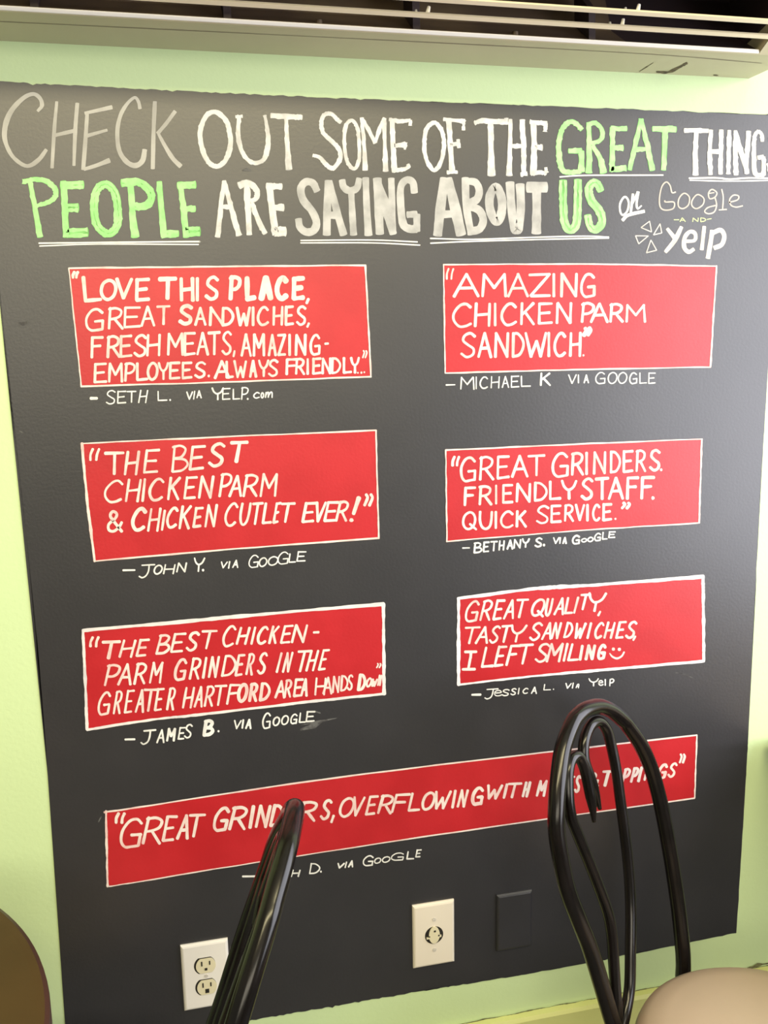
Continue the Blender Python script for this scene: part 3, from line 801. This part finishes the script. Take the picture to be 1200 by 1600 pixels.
quote(p, a, 21, 24, seq('PARM', [(202, 330), (302, 412), (422, 528), (540, 652)], (202, 520, 688), (652, 495, 660)) + seq('GRINDERS', [(728, 830), (838, 935), (940, 978), (982, 1075), (1082, 1198), (1182, 1268), (1262, 1338), (1348, 1435)], (728, 478, 645), (1435, 425, 592)))
quote(p, b, 21, 36, seq('IN', [(338, 392), (385, 475)], (338, 430, 585), (475, 422, 580)) + seq('THE', [(502, 612), (560, 668), (655, 750)], (502, 412, 582), (750, 402, 562)))
quote(p, a, 20, 22, seq('GREATER', [(155, 258), (268, 345), (352, 438), (432, 504), (500, 615), (578, 662), (668, 745)], (155, 725, 905), (745, 688, 862)) + seq('HARTF', [(788, 888), (875, 945), (950, 1035), (1030, 1132), (1118, 1232)], (788, 690, 855), (1232, 662, 818)))
quote(p, b, 19, 14, seq('ORD', [(50, 135), (132, 210), (212, 302)], (50, 662, 808), (302, 650, 795), 24) + seq('AREA', [(328, 412), (398, 465), (468, 552), (522, 580)], (328, 640, 780), (580, 618, 758), 18) + [('D', 948, 1020, 588, 722, 24), ('O', 1016, 1064, 618, 692, 15), ('W', 1056, 1108, 625, 688, 15), ('N', 1098, 1142, 595, 682, 15), ("'", 1092, 1134, 508, 548, 10)])
quote(p, b, 15, 7, seq('HANDS', [(628, 722), (690, 764), (760, 824), (822, 884), (872, 924)], (628, 622, 760), (922, 592, 712), 15))
credit(a, 15, 12, [('-', 356, 442, 1068, 1095, 16), ('J', 475, 598, 1005, 1122), ('A', 595, 658, 1005, 1110), ('M', 668, 745, 995, 1098, 18), ('E', 755, 820, 988, 1085), ('S', 802, 872, 965, 1075), ('B', 940, 1032, 932, 1060, 27), ('.', 1058, 1076, 1020, 1020, 18)])
credit(b, 14, 8, [('V', 26, 86, 935, 1005), ('I', 84, 108, 930, 1002), ('A', 110, 158, 928, 1004), ('G', 238, 305, 880, 1002)] + seq('OOGLE', [(316, 374), (380, 440), (448, 505), (512, 566), (562, 640)], (316, 915, 985), (640, 862, 948), 12))

# 6: great quality tasty sandwiches
a, b = Crop(700, 890, 5.714), Crop(900, 890, 5.4545)
p = panel([(716.5, 935), (1098.5, 901), (1099.8, 1033), (716.5, 1070)], (5.0, 4.4, 3.6, 5.0), 'red box reading GREAT QUALITY TASTY SANDWICHES I LEFT SMILING, lower right', {'top': [(840, 919.5), (930, 914)], 'bottom': [(830, 1057), (950, 1046)]}, mats=mat('bright_chalk_border', (0.86, 0.84, 0.86), .8, (0.70, 0.68, 0.72), 40, .4, .65))
quote(p, a, 23, 36, seq('GREAT', [(150, 285), (278, 402), (395, 515), (488, 590), (610, 728)], (150, 275, 475), (728, 258, 430)) + seq('QUALI', [(742, 868), (865, 945), (940, 1035), (1035, 1118), (1116, 1182)], (742, 262, 432), (1182, 238, 392)))
quote(p, b, 23, 30, [('T', 35, 135, 205, 348), ('Y', 105, 268, 195, 362), (',', 182, 222, 350, 398, 18)])
quote(p, a, 24, 34, seq('TASTY', [(148, 295), (238, 358), (362, 475), (475, 582), (562, 712)], (148, 510, 670), (712, 485, 650)) + seq('SAND', [(722, 850), (828, 925), (915, 1020), (1025, 1120)], (722, 472, 642), (1120, 465, 610)))
quote(p, b, 23, 30, seq('WICHES', [(-12, 92), (88, 152), (155, 245), (232, 340), (332, 435), (418, 525)], (-12, 452, 592), (525, 435, 590)) + [(',', 480, 522, 562, 608, 18)])
quote(p, a, 26, 0, [('T', 140, 265, 722, 800, 26), ('-', 118, 252, 868, 912, 26), ('I', 170, 225, 735, 900, 26, 26)])
quote(p, a, 26, 38, seq('LEFT', [(292, 410), (405, 535), (510, 655), (632, 770)], (292, 692, 885), (770, 655, 845)) + seq('SMIL', [(772, 918), (870, 1035), (1022, 1078), (1062, 1170)], (772, 655, 838), (1170, 655, 818)))
quote(p, b, 21, 20, seq('ING', [(24, 74), (72, 172), (178, 262)], (24, 640, 778), (262, 630, 768), 26))
strokes('smiley_lettering', b, [([(288, 715), (310, 742), (350, 757), (390, 737), (410, 703)], [10, 16, 18, 16, 14]), ([(316, 678), (321, 678)], 28), ([(367, 680), (372, 680)], 28)], PM, p, PT, label='white smiling face')
credit(a, 12, 8, [('-', 205, 300, 1102, 1132, 20), ('J', 322, 452, 1060, 1158), ('e', 408, 482, 1072, 1132), ('S', 476, 552, 1066, 1130), ('S', 556, 614, 1058, 1122), ('I', 622, 646, 1055, 1115), ('C', 666, 720, 1056, 1110), ('A', 740, 794, 1045, 1110), ('L', 850, 920, 1022, 1080), ('.', 938, 952, 1068, 1068, 12), ('V', 1048, 1106, 1012, 1064, 11), ('I', 1106, 1128, 1008, 1062, 11), ('a', 1138, 1174, 1018, 1060, 11)])
credit(b, 12, 0, [('Y', 105, 195, 925, 995), ('e', 188, 238, 940, 990), ('I', 246, 264, 932, 990), ('p', 282, 328, 928, 996)])

# 7: great grinders overflowing with meats & toppings
a, b, c = Crop(150, 1220, 4), Crop(420, 1190, 4), Crop(680, 1140, 2.857)
p = panel([(165.5, 1267.5), (1089, 1148.5), (1085.5, 1247), (168, 1384.5)], (2.4, 2.2, 1.9, 3.4), 'long red box reading GREAT GRINDERS OVERFLOWING, lowest on the board', {'top': [(190, 1265.5), (450, 1225.5), (720, 1191)], 'bottom': [(190, 1382), (401, 1347.5), (720, 1299)]})
quote(p, a, 21, 26, [('"', 116, 192, 196, 270, 20)] + seq('GREAT', [(148, 295), (285, 420), (410, 515), (500, 580), (578, 690)], (148, 235, 432), (690, 200, 345)) + seq('GRIND', [(730, 838), (825, 950), (955, 992), (990, 1098), (1080, 1178)], (730, 165, 322), (1178, 142, 285), 20))
quote(p, b, 19, 24, seq('ERS', [(110, 205), (182, 305), (318, 400)], (110, 258, 392), (400, 232, 362)) + [(',', 384, 418, 332, 385, 15)] + seq('OVERFLOWIN', [(438, 538), (528, 608), (600, 690), (675, 782), (762, 890), (866, 948), (955, 1042), (1038, 1145), (1142, 1172), (1172, 1252)], (438, 225, 355), (1252, 170, 285)))
quote(p, c, 14, 15, [('G', 160, 219, 255, 338, 14, 10)] + seq('WITH', [(232, 305), (302, 325), (322, 392), (385, 430)], (232, 248, 315), (430, 228, 302)) + seq('MEATS', [(448, 504), (508, 545), (550, 594), (596, 628), (618, 655)], (448, 228, 304), (655, 200, 282)) + [('&', 698, 735, 190, 256, 11, 0)] + seq('TOPPINGS', [(745, 800), (796, 830), (828, 875), (868, 912), (902, 928), (928, 980), (990, 1040), (1035, 1084)], (745, 185, 258), (1084, 143, 212)) + [("'", 1086, 1120, 106, 152, 11)])
a = Crop(360, 1300, 3.75)
credit(a, 9, 8, [('-', 66, 160, 250, 270, 14), ('H', 352, 412, 220, 264, 9), ('D', 460, 525, 182, 248), ('.', 526, 540, 232, 232, 12), ('V', 626, 672, 180, 215, 10), ('I', 668, 690, 172, 212, 9), ('A', 688, 720, 165, 208, 9), ('G', 776, 840, 136, 200), ('O', 842, 884, 150, 186, 7), ('O', 888, 938, 142, 180, 7), ('G', 942, 1018, 120, 168, 7), ('L', 1030, 1078, 112, 162, 8), ('E', 1082, 1122, 102, 150, 8)])

for q, bmq in QUOTES.values():
    fix_normals(bmq, FRONT)
    link('quotation_lettering', bmq, PM, q)
for q, bmq in CREDITS.values():
    fix_normals(bmq, FRONT)
    link('credit_lettering', bmq, FM, board)

# worn chalk specks on the board
strokes('chalk_smudge', Crop(0, 0, 1), [([(29, 504), (36, 506), (45, 502)], [2, 6, 2]), ([(30, 673), (37, 677)], [1, 2.5, 1]), ([(379, 266), (386, 265), (392, 267)], [2, 5, 2]), ([(1055, 1051), (1068, 1053), (1082, 1059)], [1, 2, 1]),
                                        ([(470, 1140), (490, 1134), (502, 1128)], [3, 9, 3]), ([(494, 1112), (500, 1114)], 2.5), ([(158, 1276), (154, 1284)], 2), ([(526, 1122), (470, 1133)], [1, 4, 1])], [M['smudge']], board, TXT)

# ------------------------------------------------------------------ wall plates
PX = lambda x, z: Vector((x, WALL_Y - BT, CAM.z + z))


def cover(name, label, cat, cx, cz, w, h, t, m, group=None):
    o = thing(name, label, cat, (cx, WALL_Y - BT, CAM.z + cz), 0, group)
    bm = bmesh.new()
    hw, hh, i = w / 2, h / 2, .0045
    ring = lambda a, b, y: [bm.verts.new((sx * a, y, sz * b)) for sx, sz in ((-1, -1), (1, -1), (1, 1), (-1, 1))]
    r0, r1, r2, r3 = ring(hw, hh, 0), ring(hw, hh, -t * .45), ring(hw - i * .45, hh - i * .45, -t * .85), ring(hw - i, hh - i, -t)
    for A, B in ((r0, r1), (r1, r2), (r2, r3)):
        for k in range(4):
            bm.faces.new((A[k], A[(k + 1) % 4], B[(k + 1) % 4], B[k]))
    bm.faces.new(r3)
    bmesh.ops.recalc_face_normals(bm, faces=bm.faces[:])
    link('cover_plate', bm, m, o)
    return o


def disc(bm, cx, cz, rx, rz, y0, y1, seg=40, flat=None, mi=0):
    """short cylinder facing the room; flat clips top and bottom"""
    pts = []
    for k in range(seg):
        x, z = rx * math.cos(2 * math.pi * k / seg), rz * math.sin(2 * math.pi * k / seg)
        if flat:
            z = max(-flat, min(flat, z))
        pts.append((cx + x, cz + z))
    A = [bm.verts.new((x, y0, z)) for x, z in pts]
    B = [bm.verts.new((x, y1, z)) for x, z in pts]
    for k in range(seg):
        bm.faces.new((A[k], A[(k + 1) % seg], B[(k + 1) % seg], B[k])).material_index = mi
    bm.faces.new(B).material_index = mi
    bm.faces.new(A).material_index = mi
    bmesh.ops.recalc_face_normals(bm, faces=bm.faces[:])


def slots(parent, boxes, y):
    bm = bmesh.new()
    for x, z, w, h in boxes:
        box(bm, x - w / 2, x + w / 2, y - .0006, y, z - h / 2, z + h / 2)
    link('slot', bm, M['dark'], parent)


T = 0.006
o = cover('wall_outlet', 'white outlet plate with two ivory sockets, behind the left black chair', 'outlet', 0.0072, -1.0213, .0765, .1195, T, M['plate'])
for s in (1, -1):
    bm = bmesh.new()
    disc(bm, -.001, s * .0197, .0175, .0175, -T + .0008, -T - .0002, flat=.0142)
    link('socket_opening', bm, M['dark'], o)
    bm = bmesh.new()
    disc(bm, .0006, s * .0197 - .0006, .0160, .0160, -T, -T - .0012, flat=.0132)
    sk = link('socket', bm, M['socket'], o)
    slots(sk, [(-.0058, s * .0197 + .0040, .0022, .0082), (.0070, s * .0197 + .0040, .0022, .0070)] + ([(.0006, s * .0197 - .0066, .0044, .0042)] if s > 0 else [(.0006, s * .0197 - .0072, .0064, .0072)]), -T - .0012)
bm = bmesh.new()
disc(bm, .0004, 0, .0030, .0030, -T + .0005, -T - .0010, 20)
link('screw', bm, M['screw'], o)

o = cover('wall_outlet', 'cream outlet plate with one round socket, beside the painted-over black plate', 'outlet', .3986, -1.0158, .0752, .1205, T, mat('cream_plastic_plate', (0.78, 0.71, 0.60), 0.32))
bm = bmesh.new()
disc(bm, 0, 0, .0165, .0165, -T + .0008, -T - .0004)
link('socket_opening', bm, M['dark'], o)
bm = bmesh.new()
disc(bm, 0, .0008, .0098, .0158, -T, -T - .0025)
box(bm, -.0140, -.0082, -T - .0022, -T, -.0052, -.0020)
box(bm, .0082, .0128, -T - .0022, -T, -.0046, -.0010)
sk = link('socket', bm, M['socket'], o)
slots(sk, [(.0008, .0086, .0036, .0030), (.0080, -.0006, .0026, .0026), (-.0092, -.0004, .0026, .0018)], -T - .0025)
for zz in (.0300, -.0285):
    bm = bmesh.new()
    disc(bm, .0005, zz, .0034, .0034, -T + .0005, -T - .0009, 20)
    box(bm, -.002, .003, -T - .0012, -T - .0008, zz - .0004, zz + .0004)
    link('screw', bm, M['screw'], o)

o = cover('blank_wall_plate', 'blank plate painted over black to match the chalkboard, right of the cream outlet', 'wall plate', .5478, -1.0155, .0665, .1100, .0065, M['board'])

# ------------------------------------------------------------------ air conditioner above the board
zc = CAM.z
ac = thing('air_conditioner', 'aged cream wall air conditioner seen from below, mounted above the chalkboard', 'air conditioner', (0, 0, 0))
BZ, LIP = zc + .407, 1.292
bm = bmesh.new()
prof = [(WALL_Y, BZ), (LIP + .002, BZ), (LIP, BZ + .001), (LIP, BZ + .0050), (LIP + .003, BZ + .0060), (1.345, BZ + .035), (1.372, BZ + .095), (1.31, BZ + .155), (1.225, BZ + .078), (1.205, BZ + .050), (1.192, BZ + .056), (1.185, BZ + .11), (1.185, BZ + .27), (1.22, BZ + .30), (WALL_Y, BZ + .30)]
extrude_x(bm, prof, -.34, .876)
link('casing', bm, M['ac'], ac)
endp = [(WALL_Y, BZ), (LIP + .002, BZ), (1.252, BZ + .024), (1.205, BZ + .050), (1.192, BZ + .056), (1.185, BZ + .11), (1.185, BZ + .27), (1.22, BZ + .30), (WALL_Y, BZ + .30)]
for xa, xb in ((-.40, -.34), (.876, .940)):
    bm = bmesh.new()
    extrude_x(bm, endp, xa, xb)
    link('end_cap', bm, M['ac'], ac)
# lining of the outlet: brown scroll on the left part, darker on the right
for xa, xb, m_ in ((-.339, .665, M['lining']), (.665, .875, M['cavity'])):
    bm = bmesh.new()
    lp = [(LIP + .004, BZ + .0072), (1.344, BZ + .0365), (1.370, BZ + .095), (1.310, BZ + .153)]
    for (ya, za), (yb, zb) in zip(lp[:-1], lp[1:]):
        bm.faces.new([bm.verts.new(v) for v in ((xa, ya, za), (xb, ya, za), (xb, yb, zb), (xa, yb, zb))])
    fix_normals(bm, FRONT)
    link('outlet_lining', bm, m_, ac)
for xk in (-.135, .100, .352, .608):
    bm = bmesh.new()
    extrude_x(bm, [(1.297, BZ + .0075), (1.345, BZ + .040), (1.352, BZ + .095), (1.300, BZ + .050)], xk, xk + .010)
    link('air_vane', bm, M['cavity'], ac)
for xk in (.225, .500):
    bm = bmesh.new()
    tube(bm, [(xk, 1.305, BZ + .006), (xk, 1.303, BZ + .015)], [.006, .004], 10, 3)
    link('vane_pivot', bm, M['lining'], ac)
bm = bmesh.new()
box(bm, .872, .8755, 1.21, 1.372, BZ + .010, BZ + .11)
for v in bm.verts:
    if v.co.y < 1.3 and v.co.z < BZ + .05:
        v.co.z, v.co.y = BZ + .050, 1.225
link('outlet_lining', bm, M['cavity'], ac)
bm = bmesh.new()
box(bm, -.339, .875, LIP - .0015, LIP + .002, BZ + .0008, BZ + .0062)
bev(bm, .0006, 1)
link('outlet_lip', bm, M['plate'], ac)['label'] = 'white front lip of the air outlet'
for yy, zz in ((1.260, zc + .4215), (1.235, zc + .4325)):
    bm = bmesh.new()
    lp = [(-.0045, -.0010), (.0, -.0034), (.0045, .0005), (.0030, .0024), (-.0030, .0016)]
    lp = [(yy + a * 1.5, zz + b * 1.15) for a, b in lp]
    extrude_x(bm, lp, -.335, .872)
    lv = link('louvre', bm, M['louvre'], ac)
    for xk in ((.362, .640) if yy > 1.25 else (.650,)):
        bm = bmesh.new()
        tube(bm, [(xk, yy + .002, zz + .001), (xk + .003, yy + .004, zz + .0115)], [.0032, .0022], 8, 3)
        tube(bm, [(xk - .012, yy + .012, zz + .003), (xk - .012, yy + .014, zz + .010)], [.0020, .0016], 8, 3)
        link('pivot', bm, M['plate'], lv)
bm = bmesh.new()
zu = BZ - .0003
under = lambda p, l: on_level(p, zu - l * .3)
ribbon(bm, [(0, 34), (200, 43.5), (600, 63), (1000, 84), (1190, 99)], .8, under, jit=.3)
link('seam', bm, mat('dark_seam', (0.26, 0.23, 0.16), .7), ac)
GRIME = mat('grime', (0.05, 0.035, 0.02), .8, (0.14, 0.10, 0.05), 120)
for pts, w in (([(1026, 112.5), (1044, 113), (1060, 106), (1073, 99)], [2, 4, 3.4, 3]), ([(1115, 117.5), (1122, 118)], 1.8), ([(999, 112), (1021, 98)], [.6, 1.2, .6])):
    bm = bmesh.new()
    ribbon(bm, pts, w, under, jit=.4)
    fix_normals(bm, Vector((0, 0, -1)))
    link('grime_mark', bm, GRIME, ac)['label'] = 'dark brown crack mark on the underside'

# ------------------------------------------------------------------ chairs
HOOP = [(-0.099, 0.200, 0.000), (-0.112, 0.214, 0.066), (-0.124, 0.229, 0.130), (-0.141, 0.240, 0.182), (-0.155, 0.251, 0.231), (-0.157, 0.262, 0.279), (-0.155, 0.270, 0.315), (-0.148, 0.275, 0.343), (-0.133, 0.282, 0.374), (-0.109, 0.291, 0.408), (-0.091, 0.295, 0.427), (-0.064, 0.299, 0.444), (-0.046, 0.300, 0.450), (-0.020, 0.300, 0.452), (0.013, 0.299, 0.447), (0.037, 0.297, 0.438), (0.059, 0.294, 0.425), (0.081, 0.290, 0.407), (0.098, 0.287, 0.391), (0.128, 0.277, 0.350), (0.150, 0.267, 0.303), (0.161, 0.256, 0.252), (0.164, 0.246, 0.208), (0.165, 0.235, 0.158), (0.165, 0.226, 0.115), (0.160, 0.212, 0.054), (0.150, 0.198, -0.007), (0.142, 0.192, -0.035)]
HOOK_L = [(-0.083, 0.202, 0.012), (-0.076, 0.210, 0.047), (-0.063, 0.222, 0.099), (-0.059, 0.228, 0.127), (-0.062, 0.235, 0.160), (-0.081, 0.250, 0.226), (-0.105, 0.265, 0.295), (-0.112, 0.270, 0.318), (-0.112, 0.275, 0.341), (-0.107, 0.280, 0.363), (-0.098, 0.285, 0.384), (-0.084, 0.288, 0.396), (-0.064, 0.288, 0.395), (-0.053, 0.283, 0.374), (-0.050, 0.276, 0.342), (-0.050, 0.269, 0.312), (-0.053, 0.264, 0.289)]
HOOK_R = [(-0.060, 0.199, -0.002), (-0.036, 0.205, 0.025), (-0.014, 0.216, 0.075), (0.008, 0.228, 0.126), (0.022, 0.240, 0.181), (0.030, 0.253, 0.240), (0.034, 0.263, 0.285), (0.038, 0.274, 0.335), (0.037, 0.284, 0.378), (0.030, 0.290, 0.406), (0.011, 0.294, 0.424), (-0.016, 0.294, 0.425), (-0.039, 0.291, 0.410), (-0.048, 0.286, 0.385), (-0.042, 0.278, 0.354), (-0.034, 0.272, 0.325), (-0.029, 0.267, 0.300)]
SEAT_Z = 0.46


def chair(label, loc, rz, lean):
    o = thing('bistro_chair', label, 'chair', (loc[0], loc[1], 0), rz, 'black bistro chairs')
    k = math.tan(math.radians(lean))
    L = lambda pts: [(x, y + z * k, z + SEAT_Z) for x, y, z in pts]
    bm = bmesh.new()
    ext0 = [(-.072, .160, SEAT_Z - .080), (-.084, .186, SEAT_Z - .058)]
    ext1 = [(.132, .186, SEAT_Z - .062), (.118, .160, SEAT_Z - .080)]
    tube(bm, ext0 + L(HOOP) + ext1, .0128, 18, 5)
    link('back_hoop', bm, M['metal'], o, True)
    for H, e in ((HOOK_L, (-.090, .196, SEAT_Z - .04)), (HOOK_R, (-.078, .197, SEAT_Z - .025))):
        bm = bmesh.new()
        tube(bm, [e] + L(H), [.0088] * 9 + [.0088, .0086, .0030], 16, 6)
        link('back_scroll', bm, M['metal'], o, True)
    bm = bmesh.new()
    lathe(bm, [(0, SEAT_Z + .022), (.05, SEAT_Z + .0215), (.10, SEAT_Z + .019), (.145, SEAT_Z + .014), (.172, SEAT_Z + .006), (.188, SEAT_Z - .006), (.193, SEAT_Z - .018), (.186, SEAT_Z - .026), (.16, SEAT_Z - .028), (0, SEAT_Z - .028)], 72)
    link('seat_cushion', bm, M['vinyl'], o, True)
    bm = bmesh.new()
    ring = [(.165 * math.cos(2 * math.pi * q / 24), .165 * math.sin(2 * math.pi * q / 24), SEAT_Z - .040) for q in range(24)]
    tube(bm, ring, .011, 10, 3, closed=True)
    link('seat_ring', bm, M['metal'], o, True)
    bm = bmesh.new()
    ring = [(.155 * math.cos(2 * math.pi * q / 24), .155 * math.sin(2 * math.pi * q / 24), .24) for q in range(24)]
    tube(bm, ring, .008, 10, 3, closed=True)
    link('foot_ring', bm, M['metal'], o, True)
    for sx in (-1, 1):
        for sy in (-1, 1):
            bm = bmesh.new()
            tube(bm, [(sx * .110, sy * .115, SEAT_Z - .040), (sx * .117, sy * .122, .24), (sx * .150, sy * .160, .012), (sx * .152, sy * .162, .001)], [.012, .012, .012, .013], 14, 5)
            link('leg', bm, M['metal'], o, True)
    return o


chair('black loop-back chair with tan seat in front of the lowest red box, right', (.80, 1.03), math.radians(36), 0)
chair('black loop-back chair seen edge on, beside the brown table and left outlet', (-.24, 1.10), math.radians(-102.5), 8)

# ------------------------------------------------------------------ round table at the lower left
tb = thing('round_table', 'round brown table top at the lower left edge, beside the edge-on chair', 'table', (-.625, .94, 0))
bm = bmesh.new()
lathe(bm, [(0, .750), (.445, .750), (.454, .7495)], 128)
link('table_top', bm, M['table'], tb)
bm = bmesh.new()
lathe(bm, [(.454, .7495), (.459, .747), (.460, .742), (.460, .722), (.457, .718), (.44, .716), (0, .716)], 128)
link('edge_band', bm, M['tedge'], tb)
bm = bmesh.new()
lathe(bm, [(0, .716), (.12, .716), (.12, .706), (.04, .700), (.036, .690), (.036, .06), (.05, .05), (.05, .03), (0, .03)], 40)
link('pedestal', bm, M['metal'], tb, True)
for k in range(4):
    an = math.radians(45 + 90 * k)
    bm = bmesh.new()
    tube(bm, [(.03 * math.cos(an), .03 * math.sin(an), .05), (.16 * math.cos(an), .16 * math.sin(an), .035), (.28 * math.cos(an), .28 * math.sin(an), .013)], [.022, .018, .012], 12, 5)
    link('foot', bm, M['metal'], tb, True)

# ------------------------------------------------------------------ small table by the right window, its corner just in the frame
st_ = thing('side_table', 'corner of a speckled brown table, barely visible at the right edge beside the chalkboard', 'table', (1.36, 1.07, 0))
bm = bmesh.new()
box(bm, -.328, .34, -.32, .32, .724, .752)
bev(bm, .003)
link('table_top', bm, mat('speckled_wood_edge', (0.30, 0.19, 0.05), 0.5, (0.12, 0.07, 0.02), 260, .45, .6), st_)
bm = bmesh.new()
tube(bm, [(0, 0, .722), (0, 0, .03)], .03, 20, 6)
link('pedestal', bm, M['metal'], st_, True)
bm = bmesh.new()
lathe(bm, [(0, .034), (.06, .034), (.20, .014), (.215, .006), (.215, 0), (0, 0)], 48)
link('base_plate', bm, M['metal'], st_, True)
